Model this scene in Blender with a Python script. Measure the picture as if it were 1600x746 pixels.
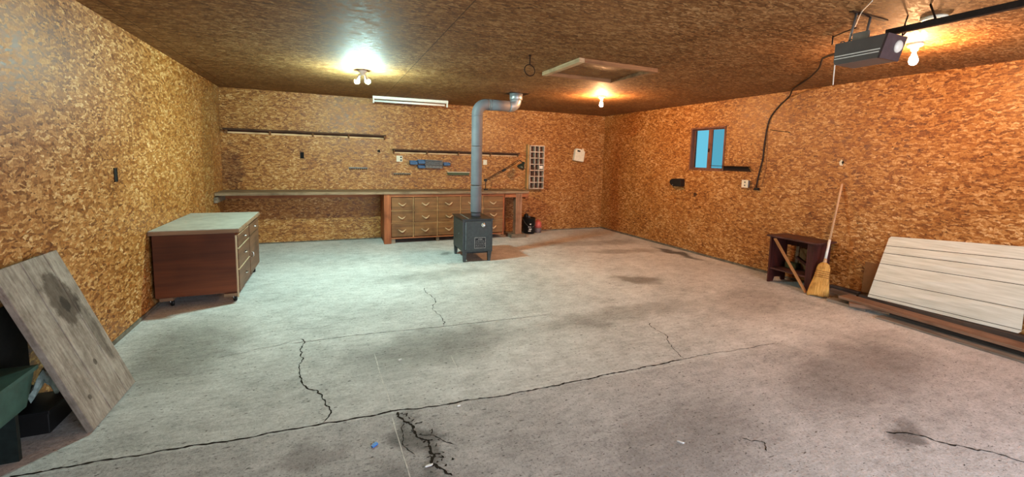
import bpy, bmesh, math, random
from mathutils import Vector, Matrix, Euler
random.seed(7)
PI = math.pi
S = bpy.context.scene
for o in list(bpy.data.objects): bpy.data.objects.remove(o)
C = S.collection
W, H, FY = 7.711, 2.7, -10.4          # room: x 0..W, back wall y=0, front wall y=FY

# ------------------------------------------------------------------ camera
f, yaw, pitch, roll = 679.11, 0.424575, 0.104557, 0.026537
fw = Vector((math.sin(yaw)*math.cos(pitch), math.cos(yaw)*math.cos(pitch), -math.sin(pitch)))
r0 = Vector((math.cos(yaw), -math.sin(yaw), 0)); u0 = r0.cross(fw)
r1 = r0*math.cos(roll)+u0*math.sin(roll); u1 = -r0*math.sin(roll)+u0*math.cos(roll)
cd = bpy.data.cameras.new('camera'); cam = bpy.data.objects.new('camera', cd); C.objects.link(cam)
M = Matrix((r1, u1, -fw)).transposed().to_4x4(); M.translation = Vector((1.6767, -8.8862, 1.6314))
cam.matrix_world = M
cd.sensor_width = 36; cd.lens = 36*f/1600; cd.clip_start = .03
cd.shift_x = -22.24/1600; cd.shift_y = -52.75/1600
S.camera = cam

# ------------------------------------------------------------------ world, light, exposure
S.view_settings.view_transform = 'Standard'; S.view_settings.look = 'None'
S.view_settings.gamma = 1; S.view_settings.use_curve_mapping = False
S.view_settings.exposure = 0.0
wd = bpy.data.worlds.new('sky'); S.world = wd; wd.use_nodes = True
bg = wd.node_tree.nodes['Background']; bg.inputs[0].default_value = (0.17, 0.60, 0.80, 1); bg.inputs[1].default_value = 0.95
DOOR_W, WARM, WARM_C, COOL, COOL_C = 290, 1750, (1, .50, .22), 4900, (.62, 1, .93)
ld = bpy.data.lights.new('daylight_through_garage_door', 'AREA'); ld.shape = 'RECTANGLE'; ld.size = 4.7; ld.size_y = 2.1
ld.energy = DOOR_W; ld.color = (.80, .87, 1)
lo = bpy.data.objects.new('daylight_through_garage_door', ld); C.objects.link(lo)
lo.location = (4.6, FY-.25, 1.15); lo.rotation_euler = (PI/2, 0, 0); 
lo.rotation_euler = Vector((0, 1, 0)).to_track_quat('-Z', 'Z').to_euler()

# ------------------------------------------------------------------ material helpers
def srgb(h):
    h = h.lstrip('#'); v = [int(h[i:i+2], 16)/255 for i in (0, 2, 4)]
    return tuple(((c/12.92) if c <= .04045 else ((c+.055)/1.055)**2.4) for c in v)+(1,)
class NT:
    def __init__(s, name, rough=.7, metal=0, spec=.3):
        s.m = bpy.data.materials.new(name); s.m.use_nodes = True; s.t = s.m.node_tree
        s.b = s.t.nodes['Principled BSDF']; s.b.inputs['Roughness'].default_value = rough
        s.b.inputs['Metallic'].default_value = metal; s.b.inputs['Specular IOR Level'].default_value = spec
    def n(s, typ, **k):
        nd = s.t.nodes.new(typ)
        for a, v in k.items():
            if a.startswith('i_'):
                key = a[2:]; key = int(key) if key.isdigit() else key.replace('_', ' ')
                if hasattr(v, 'is_linked') or isinstance(v, bpy.types.NodeSocket): s.t.links.new(v, nd.inputs[key])
                else: nd.inputs[key].default_value = v
            else: setattr(nd, a, v)
        return nd
    def math(s, op, a, b=0.0, c=None, clamp=False):
        nd = s.n('ShaderNodeMath', operation=op, use_clamp=clamp)
        for i, v in enumerate((a, b) if c is None else (a, b, c)):
            if isinstance(v, bpy.types.NodeSocket): s.t.links.new(v, nd.inputs[i])
            else: nd.inputs[i].default_value = v
        return nd.outputs[0]
    def mix(s, fac, a, b, blend='MIX'):
        nd = s.n('ShaderNodeMix', data_type='RGBA', blend_type=blend)
        for i, v in ((0, fac), (6, a), (7, b)):
            if isinstance(v, bpy.types.NodeSocket): s.t.links.new(v, nd.inputs[i])
            else: nd.inputs[i].default_value = v
        return nd.outputs[2]
    def ramp(s, fac, stops):
        nd = s.n('ShaderNodeValToRGB'); s.t.links.new(fac, nd.inputs[0]); e = nd.color_ramp.elements
        while len(e) > 1: e.remove(e[-1])
        e[0].position, e[0].color = stops[0]
        for p, c in stops[1:]:
            x = e.new(p); x.color = c
        return nd.outputs[0]
    def smooth(s, v, lo, hi):
        nd = s.n('ShaderNodeMapRange', interpolation_type='SMOOTHSTEP'); s.t.links.new(v, nd.inputs[0])
        nd.inputs[1].default_value = lo; nd.inputs[2].default_value = hi; return nd.outputs[0]
    def mapping(s, vec, loc=(0,0,0), rot=(0,0,0), scale=(1,1,1), typ='POINT'):
        nd = s.n('ShaderNodeMapping', vector_type=typ); s.t.links.new(vec, nd.inputs[0])
        nd.inputs['Location'].default_value = loc; nd.inputs['Rotation'].default_value = rot; nd.inputs['Scale'].default_value = scale
        return nd.outputs[0]
    def noise(s, vec, scale, detail=3, rough=.5, dim='3D'):
        nd = s.n('ShaderNodeTexNoise', noise_dimensions=dim); s.t.links.new(vec, nd.inputs['Vector'])
        nd.inputs['Scale'].default_value = scale; nd.inputs['Detail'].default_value = detail; nd.inputs['Roughness'].default_value = rough
        return nd.outputs[0]
    def bump(s, h, strength=.3, dist=.01):
        nd = s.n('ShaderNodeBump'); s.t.links.new(h, nd.inputs['Height']); nd.inputs['Strength'].default_value = strength
        nd.inputs['Distance'].default_value = dist; s.t.links.new(nd.outputs[0], s.b.inputs['Normal'])
    def color(s, c):
        if isinstance(c, bpy.types.NodeSocket): s.t.links.new(c, s.b.inputs['Base Color'])
        else: s.b.inputs['Base Color'].default_value = c

def plain(name, hexc, rough=.6, metal=0, var=.12, spec=.3, nscale=25):
    k = NT(name, rough, metal, spec); c = srgb(hexc)
    p = k.n('ShaderNodeNewGeometry').outputs['Position']
    nz = k.noise(p, nscale, 4, .6)
    d = tuple(x*(1-var*2) for x in c[:3])+(1,); l = tuple(min(1, x*(1+var)) for x in c[:3])+(1,)
    k.color(k.ramp(nz, [(.3, d), (.7, l)])); k.bump(nz, .08, .003)
    return k.m
def wood(name, dark, light, axis=0, scale=1, rough=.65, knots=0, spec=.25):
    k = NT(name, rough, 0, spec)
    p = k.n('ShaderNodeTexCoord').outputs['Object']
    sc = [22*scale]*3; sc[axis] = 1.3*scale
    v = k.mapping(p, scale=tuple(sc))
    a = k.noise(v, 1.0, 6, .65); sc2 = [90*scale]*3; sc2[axis] = 3*scale
    b = k.noise(k.mapping(p, scale=tuple(sc2)), 1, 3, .6)
    g = k.math('ADD', k.math('MULTIPLY', a, .7), k.math('MULTIPLY', b, .3))
    col = k.ramp(g, [(.33, srgb(dark)), (.5, tuple((x+y)/2 for x, y in zip(srgb(dark), srgb(light)))), (.66, srgb(light))])
    big = k.noise(p, 3.2*scale, 3, .6)
    col = k.mix(k.smooth(big, .45, .75), col, k.mix(1, col, (.55, .5, .46, 1), 'MULTIPLY'))
    if knots:
        vo = k.n('ShaderNodeTexVoronoi'); sk = [5.0]*3; sk[axis] = 2.0
        k.t.links.new(k.mapping(p, scale=tuple(sk)), vo.inputs['Vector']); vo.inputs['Scale'].default_value = 1
        col = k.mix(k.smooth(vo.outputs['Distance'], .10, .03), col, srgb('#2a211b'))
    k.color(col); k.bump(g, .35, .004)
    return k.m

def osb(name, plane, ramp, rough=.5, spec=.35, seams=None, bumpy=.25, tint=None, grime=(), seam_a=.22):
    """strand board: four layers of stretched chips turned at different angles"""
    k = NT(name, rough, 0, spec)
    p = k.n('ShaderNodeNewGeometry').outputs['Position']
    sep = k.n('ShaderNodeSeparateXYZ'); k.t.links.new(p, sep.inputs[0])
    ax = {'x': 0, 'y': 1, 'z': 2}; cmb = k.n('ShaderNodeCombineXYZ')
    k.t.links.new(sep.outputs[ax[plane[0]]], cmb.inputs[0]); k.t.links.new(sep.outputs[ax[plane[1]]], cmb.inputs[1])
    uv = cmb.outputs[0]
    nd = k.n('ShaderNodeTexNoise', noise_dimensions='2D'); k.t.links.new(uv, nd.inputs['Vector']); nd.inputs['Scale'].default_value = 9
    wob = k.n('ShaderNodeVectorMath', operation='MULTIPLY_ADD'); k.t.links.new(nd.outputs['Color'], wob.inputs[0])
    wob.inputs[1].default_value = (.05, .05, 0); k.t.links.new(uv, wob.inputs[2]); uvw = wob.outputs[0]
    val = None
    for i, (ang, ln, wi, thr) in enumerate([(.2, .055, .034, 0), (1.2, .060, .026, .5), (-.6, .055, .022, .5), (2.2, .055, .020, .6), (.75, .045, .018, .66), (-.15, .04, .014, .7)]):
        v = k.mapping(uvw, loc=(3.1*i, 7.7*i, 0), rot=(0, 0, ang), scale=(1/ln, 1/wi, 1))
        vo = k.n('ShaderNodeTexVoronoi', voronoi_dimensions='2D'); k.t.links.new(v, vo.inputs['Vector']); vo.inputs['Scale'].default_value = 1
        sc = k.n('ShaderNodeSeparateColor'); k.t.links.new(vo.outputs['Color'], sc.inputs[0])
        if val is None: val = sc.outputs[0]
        else:
            m = k.math('GREATER_THAN', sc.outputs[1], thr)
            mx = k.n('ShaderNodeMix', data_type='FLOAT'); k.t.links.new(m, mx.inputs[0]); k.t.links.new(val, mx.inputs[2]); k.t.links.new(sc.outputs[0], mx.inputs[3])
            val = mx.outputs[0]
    fine = k.noise(uv, 55, 3, .7, '2D'); big = k.noise(uv, 1.6, 3, .6, '2D')
    v2 = k.math('ADD', k.math('MULTIPLY', val, .46), k.math('ADD', k.math('MULTIPLY', fine, .46), k.math('MULTIPLY', big, .24)))
    col = k.ramp(v2, [(a, srgb(b)) for a, b in ramp])
    pit = k.noise(k.mapping(uv, rot=(0, 0, .3), scale=(1, 2.2, 1)), 26, 2, .5, '2D')
    col = k.mix(k.smooth(pit, .70, .78), col, k.mix(1, col, srgb('#5a3d26'), 'MULTIPLY'))
    if seams:
        (u0, du), (w0, dw) = seams
        def line(src, off, d, wd):
            t = k.math('SUBTRACT', src, off); t = k.math('DIVIDE', t, d); t = k.math('FRACT', t)
            t = k.math('ABSOLUTE', k.math('SUBTRACT', t, .5)); t = k.math('SUBTRACT', .5, t)
            return k.math('LESS_THAN', t, wd/d)
        if du:
            s1 = line(sep.outputs[ax[plane[0]]], u0, du, .004); col = k.mix(k.math('MULTIPLY', s1, seam_a), col, srgb('#24150b'))
        if dw:
            s2 = line(sep.outputs[ax[plane[1]]], w0, dw, .004); col = k.mix(k.math('MULTIPLY', s2, seam_a), col, srgb('#24150b'))
    for (cu, cv, ru, rv, hexc, amt) in grime:
        q = k.mapping(uvw, loc=(-cu/ru, -cv/rv, 0), scale=(1/ru, 1/rv, 1))
        ln_ = k.n('ShaderNodeVectorMath', operation='LENGTH'); k.t.links.new(q, ln_.inputs[0])
        nn = k.noise(uv, 7, 4, .7, '2D'); d = k.math('ADD', ln_.outputs['Value'], k.math('MULTIPLY', k.math('SUBTRACT', nn, .5), 1.2))
        col = k.mix(k.math('MULTIPLY', k.smooth(d, 1.0, .55), amt), col, k.mix(1, col, srgb(hexc), 'MULTIPLY'))
    k.color(col); k.bump(v2, bumpy, .004)
    rr = k.n('ShaderNodeMapRange'); k.t.links.new(val, rr.inputs[0]); rr.inputs[3].default_value = rough-.12; rr.inputs[4].default_value = rough+.15
    k.t.links.new(rr.outputs[0], k.b.inputs['Roughness'])
    return k.m

OSBR = [(.20, '#3d200d'), (.32, '#683a15'), (.46, '#875220'), (.58, '#9b642c'), (.70, '#ae793f'), (.82, '#c49760'), (.93, '#dcba8c')]
OSBC = [(.22, '#3a2110'), (.40, '#64401f'), (.56, '#7a522d'), (.72, '#926a3f'), (.93, '#b48f62')]
m_wall_b = osb('strand_board_back', 'xz', OSBR, seams=((1.22, 1.22), (0, 0)), grime=[(.16, 1.35, .22, .5, '#8a705c', .6)])
m_wall_s = osb('strand_board_side', 'yz', OSBR, seams=((-1.22, 1.22), (0, 0)), grime=[(-2.95, 1.10, .05, .035, '#4a3030', .9)])
m_wall_l = osb('strand_board_left', 'yz', OSBR, seams=((-1.22, 1.22), (0, 0)))
m_ceil = osb('strand_board_ceiling', 'xy', OSBC, rough=.72, spec=.18, seams=((.16, 2.44), (-5.13, 1.22)), bumpy=.3, seam_a=.7)
m_hatch = osb('strand_board_hatch', 'xy', OSBC, rough=.55)
m_wood_old = wood('weathered_grey_plank', '#6d6154', '#a09282', 2, .5, .85, knots=1)
k = NT('weathered_plank_face', .85, 0, .2); p = k.n('ShaderNodeTexCoord').outputs['Object']
ga = k.noise(k.mapping(p, scale=(26, 26, 2.2)), 1, 5, .65); gm = k.noise(p, 7, 5, .7); gf = k.noise(k.mapping(p, scale=(60, 60, 14)), 1, 3, .7)
gv = k.math('ADD', k.math('MULTIPLY', ga, .35), k.math('ADD', k.math('MULTIPLY', gm, .35), k.math('MULTIPLY', gf, .3)))
col = k.ramp(gv, [(.34, srgb('#5b5145')), (.46, srgb('#82766a')), (.56, srgb('#9c9184')), (.68, srgb('#b3a899'))])
for (cy, cz, ry, rz, hexc, amt) in [(.38, .70, .04, .06, '#6a5f55', .7), (.38, .74, .14, .19, '#8a7f75', .8), (.40, .72, .055, .07, '#3f362f', .0), (.33, .3, .022, .026, '#5a5046', .7), (.12, .16, .018, .016, '#5a5046', .6), (.5, .45, .05, .3, '#80766c', .5)]:
    q = k.mapping(p, loc=(0, -cy/ry, -cz/rz), scale=(0, 1/ry, 1/rz))
    ln_ = k.n('ShaderNodeVectorMath', operation='LENGTH'); k.t.links.new(q, ln_.inputs[0])
    d = k.math('ADD', ln_.outputs['Value'], k.math('MULTIPLY', k.math('SUBTRACT', gm, .5), 1.3))
    col = k.mix(k.math('MULTIPLY', k.smooth(d, 1.05, .7), amt), col, k.mix(1, col, srgb(hexc), 'MULTIPLY'))
k.color(col); k.bump(gv, .5, .006); m_plank = k.m
m_bench_top = wood('worn_bench_top', '#5c4633', '#a58a6c', 0, 1, .7)
m_bench_red = wood('red_brown_bench_wood', '#7a3f24', '#b4693f', 2, 1, .6)
m_bench_redh = wood('red_brown_rail_wood', '#7a3f24', '#b9744a', 0, 1, .6)
m_post = wood('worn_post_wood', '#6f4a34', '#b08264', 2, 1, .7)
m_foot = wood('grey_foot_wood', '#5f5144', '#9a8672', 0, 1, .8)
m_drawer = wood('drawer_front_wood', '#65432a', '#96693f', 0, 1, .6)
m_divider = wood('pale_divider_wood', '#96693f', '#c79c6c', 0, 1, .6)
m_pull = wood('drawer_pull_wood', '#b08c66', '#dcbc94', 0, 2, .5)
m_cab = wood('dark_red_cabinet_wood', '#4a2313', '#8a4a28', 1, .6, .45, spec=.4)
m_cab_side = wood('dark_red_cabinet_side', '#4a2413', '#7a3f20', 0, .28, .45, spec=.4)
m_cab_front = wood('brown_cabinet_drawer_wood', '#523828', '#7d5a41', 1, 1, .5)
m_cab_pale = wood('pale_cabinet_edge', '#a98f70', '#d9c3a0', 2, 1, .5)
m_cab_top = plain('grey_laminate_top', '#a9a79c', .45, 0, .1, nscale=9)
m_cab_edge = wood('cabinet_top_edge', '#6b503c', '#9b7c60', 0, 1, .6)
m_black = plain('black_iron', '#343937', .5, .0, .15, .4)
m_black2 = plain('black_plastic', '#151515', .5, 0, .1)
m_stove_top = plain('stove_top_plate', '#2b2d2b', .35, .5, .2, .5)
m_plate_s = plain('grey_cast_label_plate', '#8a8780', .45, .4, .3, nscale=60)
m_chrome = plain('bright_metal', '#cfcfcc', .25, .9, .05)
m_pipe = plain('grey_stove_pipe', '#6e6f74', .6, .1, .08, .4, 6)
m_galv = plain('galvanised_collar', '#aeb0b2', .4, .6, .12, .4, 14)
m_white = plain('white_enamel', '#e4e0d6', .4, 0, .04)
m_tube = plain('unlit_glass_tube', '#f2f1ea', .2, 0, .02)
m_plastic_w = plain('cream_plastic', '#d8cfb8', .4, 0, .05)
m_dark_hole = plain('dark_opening', '#0e0b09', .9, 0, .1)
m_ledge = wood('wall_ledge_wood', '#6e4a30', '#a97c53', 0, 1, .7)
m_ledge_shade = wood('shaded_ledge_wood', '#39231a', '#5e402c', 0, 1, .8)  # brown wood darkened with the shadow under the ledge board
m_ledge_l = wood('pale_cleat_wood', '#c4966a', '#e6c296', 0, 1, .7)
m_pigeon = wood('whitewashed_pigeonhole_wood', '#a38b78', '#d9c7b4', 0, 1.5, .7)
m_pigeon_in = wood('pigeonhole_inner_wood', '#3c241a', '#5f4030', 2, 1.5, .7)
m_pine = wood('bare_pine', '#9d7445', '#cfa46a', 2, 1, .65)
m_blue = plain('blue_bin_plastic', '#3c5c80', .4, 0, .08)
m_rack = plain('grey_rack_metal', '#6f6d6a', .5, .3, .15)
m_green_d = plain('dark_green_lamp', '#2c3a34', .35, .3, .1, .5)
m_jug = plain('white_jug_plastic', '#e2dcc6', .4, 0, .05)
m_pink = plain('pink_bottle_plastic', '#c9635a', .35, 0, .06)
m_grey_p = plain('grey_bottle_base', '#74696a', .5, 0, .1)
m_greenpaint = plain('dark_green_paint', '#2f4b43', .5, 0, .18, .35, 12)
m_stool = wood('dark_maroon_stool_wood', '#2e1614', '#522722', 2, 1, .5)
m_stoolh = wood('dark_maroon_stool_top', '#38201c', '#5e3932', 1, 1, .55)
m_straw = wood('broom_straw', '#a5712e', '#e0b063', 2, 4, .8)
m_stitch = plain('broom_stitching', '#7e3f1d', .8)
m_handle = wood('broom_handle_wood', '#b78a63', '#dcb48b', 2, 1, .5)
m_lath = wood('orange_brown_lath', '#8a5c36', '#b58352', 2, 1, .6)
m_brownboard = plain('brown_hardboard', '#7b512c', .7, 0, .06)
m_lumber = wood('reddish_lumber', '#5f4535', '#93725a', 1, 1, .75)
m_lumber_g = wood('grey_lumber', '#544c44', '#8e8274', 1, 1, .85)
m_lumber_d = wood('dark_lumber', '#2c2521', '#5c4f45', 1, 1, .85)
m_jamb = wood('window_jamb_wood', '#55352a', '#8a5a45', 2, 1, .6)
m_cable = plain('black_cable', '#1c1411', .6)
m_opener = plain('grey_opener_case', '#615b58', .4, .3, .08, .5, 8)
m_opener_d = plain('dark_opener_end', '#46383a', .4, .1, .1)
m_lens = plain('frosted_light_lens', '#cfc6b8', .25, 0, .05)
m_rail = plain('dark_steel_rail', '#2f2825', .5, .4, .15)
m_bracket = plain('dull_steel_bracket', '#8c8882', .4, .6, .1)
m_wire_w = plain('white_cord', '#d9cfc0', .6)
m_rust = plain('dark_rusty_iron', '#2f1d14', .7, .3, .1)
m_sill = plain('grey_concrete_sill', '#6f675a', .85, 0, .25, .2, 12)
m_bluescrap = plain('blue_scrap', '#3f7bd0', .5)
m_whitescrap = plain('white_scrap', '#e8e6e0', .6)
m_plasticbag = plain('clouded_plastic_sheet', '#a5b5ad', .3, 0, .3, .6, 30)

# white panel with sawn look
k = NT('white_panel_board', .5); p = k.n('ShaderNodeTexCoord').outputs['Object']
g = k.noise(k.mapping(p, scale=(10, 3, 40)), 1, 5, .6)
k.color(k.ramp(g, [(.3, srgb('#c4bda9')), (.6, srgb('#d9d3c2')), (.8, srgb('#e4dfd0'))])); m_panel = k.m
m_groove = plain('panel_groove', '#5c5040', .9)

# floor
k = NT('concrete_floor', .72, 0, .3)
p = k.n('ShaderNodeNewGeometry').outputs['Position']
n1 = k.noise(p, 1.1, 6, .62); n2 = k.noise(p, 6, 6, .7); n3 = k.noise(p, 42, 4, .75)
n4 = k.noise(k.mapping(p, rot=(0, 0, .5), scale=(1, 3.2, 1)), 7, 5, .65)
mixv = k.math('ADD', k.math('ADD', k.math('MULTIPLY', n1, .26), k.math('MULTIPLY', n2, .26)), k.math('ADD', k.math('MULTIPLY', n3, .30), k.math('MULTIPLY', n4, .24)))
col = k.ramp(mixv, [(.36, srgb('#7d7c78')), (.45, srgb('#a5a4a0')), (.54, srgb('#c3c2be')), (.64, srgb('#dcdbd7'))])
# dark pits
pit = k.noise(k.mapping(p, rot=(0, 0, -.35), scale=(1, 2.4, 1)), 19, 2, .5)
col = k.mix(k.math('MULTIPLY', k.smooth(pit, .67, .73), .75), col, srgb('#3d372f'))
pitb = k.noise(k.mapping(p, loc=(4, 2, 0), rot=(0, 0, .2), scale=(1, 1.8, 1)), 34, 2, .5)
col = k.mix(k.math('MULTIPLY', k.smooth(pitb, .66, .71), .8), col, srgb('#35302a'))
pitc = k.noise(p, 12, 5, .75); col = k.mix(k.math('MULTIPLY', k.smooth(pitc, .58, .72), .35), col, srgb('#5f5b55'))
pit2 = k.noise(p, 75, 2, .5); sepf = k.n('ShaderNodeSeparateXYZ'); k.t.links.new(p, sepf.inputs[0])
bnd = k.math('ADD', sepf.outputs[1], k.math('MULTIPLY', sepf.outputs[0], .065))
soft = k.smooth(sepf.outputs[0], 4.2, 5.6)
fuzzy = k.smooth(k.math('ADD', bnd, k.math('MULTIPLY', n1, 1.6)), -4.9, -6.0)
mxn = k.n('ShaderNodeMix', data_type='FLOAT'); k.t.links.new(soft, mxn.inputs[0]); k.t.links.new(k.math('LESS_THAN', bnd, -6.05), mxn.inputs[2]); k.t.links.new(fuzzy, mxn.inputs[3])
near = mxn.outputs[0]
col = k.mix(k.math('MULTIPLY', k.math('MULTIPLY', k.smooth(pit2, .54, .72), near), .45), col, srgb('#4a4641'))
pit3 = k.noise(p, 110, 2, .5)
col = k.mix(k.math('MULTIPLY', k.math('MULTIPLY', k.smooth(pit3, .60, .68), near), .6), col, srgb('#d2cfca'))
col = k.mix(k.math('MULTIPLY', near, .5), col, k.mix(1, col, srgb('#d2cccf'), 'MULTIPLY'))
dn = k.n('ShaderNodeTexNoise'); k.t.links.new(p, dn.inputs['Vector']); dn.inputs['Scale'].default_value = 3.5; dn.inputs['Detail'].default_value = 5
wob = k.n('ShaderNodeVectorMath', operation='MULTIPLY_ADD'); k.t.links.new(dn.outputs['Color'], wob.inputs[0]); wob.inputs[1].default_value = (.5, .5, 0); k.t.links.new(p, wob.inputs[2])
sub = k.n('ShaderNodeVectorMath', operation='SUBTRACT'); k.t.links.new(wob.outputs[0], sub.inputs[0]); sub.inputs[1].default_value = (.25, .25, 0)
pw = sub.outputs[0]
for (cx, cy, rx, ry, rot, hexc, amt) in [
        (5.55, -4.12, .42, .24, -.5, '#5d4c34', .62), (7.4, -2.95, .16, .75, .0, '#3a2f26', .8), (6.6, -2.5, .9, .25, -.2, '#8a7a68', .5),
        (2.12, -6.5, .12, .40, .15, '#6a6058', .7), (2.45, -5.3, .9, .45, .1, '#7d7770', .55), (1.5, -6.9, .9, .35, 0, '#6f6a68', .6),
        (1.55, -6.42, .25, .12, 0, '#6b5148', .4), (3.0, -3.0, 1.0, .3, .1, '#92908a', .4), (6.2, -5.4, .9, .5, .3, '#85786a', .35),
        (6.3, -1.6, 1.6, .35, -.15, '#8a7c6c', .45), (.55, -4.6, .5, 1.0, 0, '#82796a', .5), (4.6, -5.2, 1.6, .25, .05, '#948c82', .4),
        (5.6, -6.9, 1.3, .5, .2, '#77716b', .5), (3.6, -7.1, .9, .4, .2, '#837d78', .4), (3.45, -1.7, .16, .22, 0, '#55564f', .55), (4.9, -7.6, .3, .1, .3, '#3c3834', .6)]:
    q = k.mapping(pw, loc=(cx, cy, 0), rot=(0, 0, rot), scale=(rx, ry, 1), typ='TEXTURE')
    sx = k.n('ShaderNodeVectorMath', operation='MULTIPLY'); k.t.links.new(q, sx.inputs[0]); sx.inputs[1].default_value = (1, 1, 0)
    ln_ = k.n('ShaderNodeVectorMath', operation='LENGTH'); k.t.links.new(sx.outputs[0], ln_.inputs[0])
    col = k.mix(k.math('MULTIPLY', k.smooth(ln_.outputs['Value'], 1.1, .35), amt), col, k.mix(1, col, srgb(hexc), 'MULTIPLY'))
k.color(col); k.bump(k.math('ADD', mixv, k.math('MULTIPLY', n3, .5)), .5, .012); m_floor = k.m
m_crack = plain('crack_dirt', '#2f2a24', .95, 0, .3, .1, 60)
m_scratch = plain('pale_scratch', '#d0cdc6', .8, 0, .2, .2, 40)

def emis(name, col, strength):
    m = bpy.data.materials.new(name); m.use_nodes = True; b = m.node_tree.nodes['Principled BSDF']
    b.inputs['Base Color'].default_value = (.9, .9, .9, 1)
    b.inputs['Emission Color'].default_value = col+(1,); b.inputs['Emission Strength'].default_value = strength
    return m
m_warm = emis('lit_warm_bulb', WARM_C, WARM); m_cool = emis('lit_cool_bulb', COOL_C, COOL)
k = NT('window_glass', .05, 0, .5); k.b.inputs['Transmission Weight'].default_value = 1; k.b.inputs['IOR'].default_value = 1.02
k.color((.95, 1, 1, 1)); m_glass = k.m
k = NT('insect_screen_glass', .12, 0, .5); k.b.inputs['Transmission Weight'].default_value = 1; k.b.inputs['IOR'].default_value = 1.02
k.color((.60, .68, .70, 1)); m_glass2 = k.m

# ------------------------------------------------------------------ mesh helpers
class MB:
    def __init__(s): s.b = bmesh.new(); s.mats = []; s.cur = 0
    def mat(s, m):
        if m not in s.mats: s.mats.append(m)
        s.cur = s.mats.index(m); return s
    def _new(s, vs):
        for fc in {f for v in vs for f in v.link_faces}: fc.material_index = s.cur
    def box(s, x0, x1, y0, y1, z0, z1, bev=0, rot=None, piv=None):
        g = bmesh.ops.create_cube(s.b, size=1); vs = g['verts']
        cx, cy, cz = (x0+x1)/2, (y0+y1)/2, (z0+z1)/2
        for v in vs: v.co = Vector((cx+v.co.x*(x1-x0), cy+v.co.y*(y1-y0), cz+v.co.z*(z1-z0)))
        if rot is not None:
            P = Vector(piv if piv else (cx, cy, cz)); R = Euler(rot).to_matrix()
            for v in vs: v.co = P+R@(v.co-P)
        s._new(vs)
        if bev:
            es = list({e for v in vs for e in v.link_edges})
            r = bmesh.ops.bevel(s.b, geom=es, offset=bev, segments=2, affect='EDGES', profile=.5)
            for fc in r['faces']: fc.material_index = s.cur
        return s
    def tube(s, pts, r, n=10, closed=False, caps=True):
        pts = [Vector(p) for p in pts]; rs = r if isinstance(r, (list, tuple)) else [r]*len(pts)
        rings = []; prev = None; N = len(pts)
        for i, p in enumerate(pts):
            if closed: t = (pts[(i+1) % N]-pts[i-1])
            else: t = (pts[min(i+1, N-1)]-pts[max(i-1, 0)])
            t.normalize()
            if prev is None:
                a = Vector((0, 0, 1)) if abs(t.z) < .9 else Vector((1, 0, 0)); a = (a-t*a.dot(t)).normalized()
            else: a = (prev-t*prev.dot(t)).normalized()
            prev = a; b = t.cross(a)
            rings.append([s.b.verts.new(p+(a*math.cos(2*PI*j/n)+b*math.sin(2*PI*j/n))*rs[i]) for j in range(n)])
        for i in range(N if closed else N-1):
            A, B = rings[i], rings[(i+1) % N]
            for j in range(n):
                fc = s.b.faces.new((A[j], A[(j+1) % n], B[(j+1) % n], B[j])); fc.smooth = True; fc.material_index = s.cur
        if caps and not closed:
            for q in (rings[0][::-1], rings[-1]):
                fc = s.b.faces.new(q); fc.material_index = s.cur
        return s
    def lathe(s, prof, c=(0, 0, 0), n=24, R=None):
        c = Vector(c); rings = []
        for (r, z) in prof:
            ring = []
            for j in range(n):
                v = Vector((r*math.cos(2*PI*j/n), r*math.sin(2*PI*j/n), z))
                if R is not None: v = R@v
                ring.append(s.b.verts.new(c+v))
            rings.append(ring)
        for A, B in zip(rings, rings[1:]):
            for j in range(n):
                fc = s.b.faces.new((A[j], A[(j+1) % n], B[(j+1) % n], B[j])); fc.smooth = True; fc.material_index = s.cur
        for q in (rings[0][::-1], rings[-1]):
            fc = s.b.faces.new(q); fc.material_index = s.cur
        return s
    def prism(s, poly, vec):
        """poly: list of 3d points (planar), extruded by vec"""
        A = [s.b.verts.new(Vector(p)) for p in poly]; B = [s.b.verts.new(Vector(p)+Vector(vec)) for p in poly]; n = len(A)
        fs = [s.b.faces.new(A[::-1]), s.b.faces.new(B)]+[s.b.faces.new((A[i], A[(i+1) % n], B[(i+1) % n], B[i])) for i in range(n)]
        for fc in fs: fc.material_index = s.cur
        return s
    def build(s, name, m=None, parent=None, smooth=False):
        bmesh.ops.recalc_face_normals(s.b, faces=s.b.faces[:])
        me = bpy.data.meshes.new(name); 
        org = Vector((0, 0, 0))
        s.b.to_mesh(me); s.b.free()
        if m is not None: me.materials.append(m)
        else:
            for x in s.mats: me.materials.append(x)
        o = bpy.data.objects.new(name, me); C.objects.link(o)
        if parent is not None: o.parent = parent
        return o
def tag(o, label, cat, group=None, kind=None):
    o['label'] = label; o['category'] = cat
    if group: o['group'] = group
    if kind: o['kind'] = kind
    return o
def thing(name, label, cat, loc=(0, 0, 0), rot=(0, 0, 0), group=None):
    o = bpy.data.objects.new(name, None); C.objects.link(o); o.location = loc; o.rotation_euler = rot; o.empty_display_size = .1
    return tag(o, label, cat, group)
def struct(name, mb, m=None):
    o = mb.build(name, m); o['kind'] = 'structure'; return o
def dup(root, loc=None, rot=None, label=None):
    r = root.copy(); C.objects.link(r)
    if loc is not None: r.location = loc
    if rot is not None: r.rotation_euler = rot
    if label: r['label'] = label
    for ch in list(root.children):
        c = ch.copy(); C.objects.link(c); c.parent = r
        for g in list(ch.children):
            d = g.copy(); C.objects.link(d); d.parent = c
    return r

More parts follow.
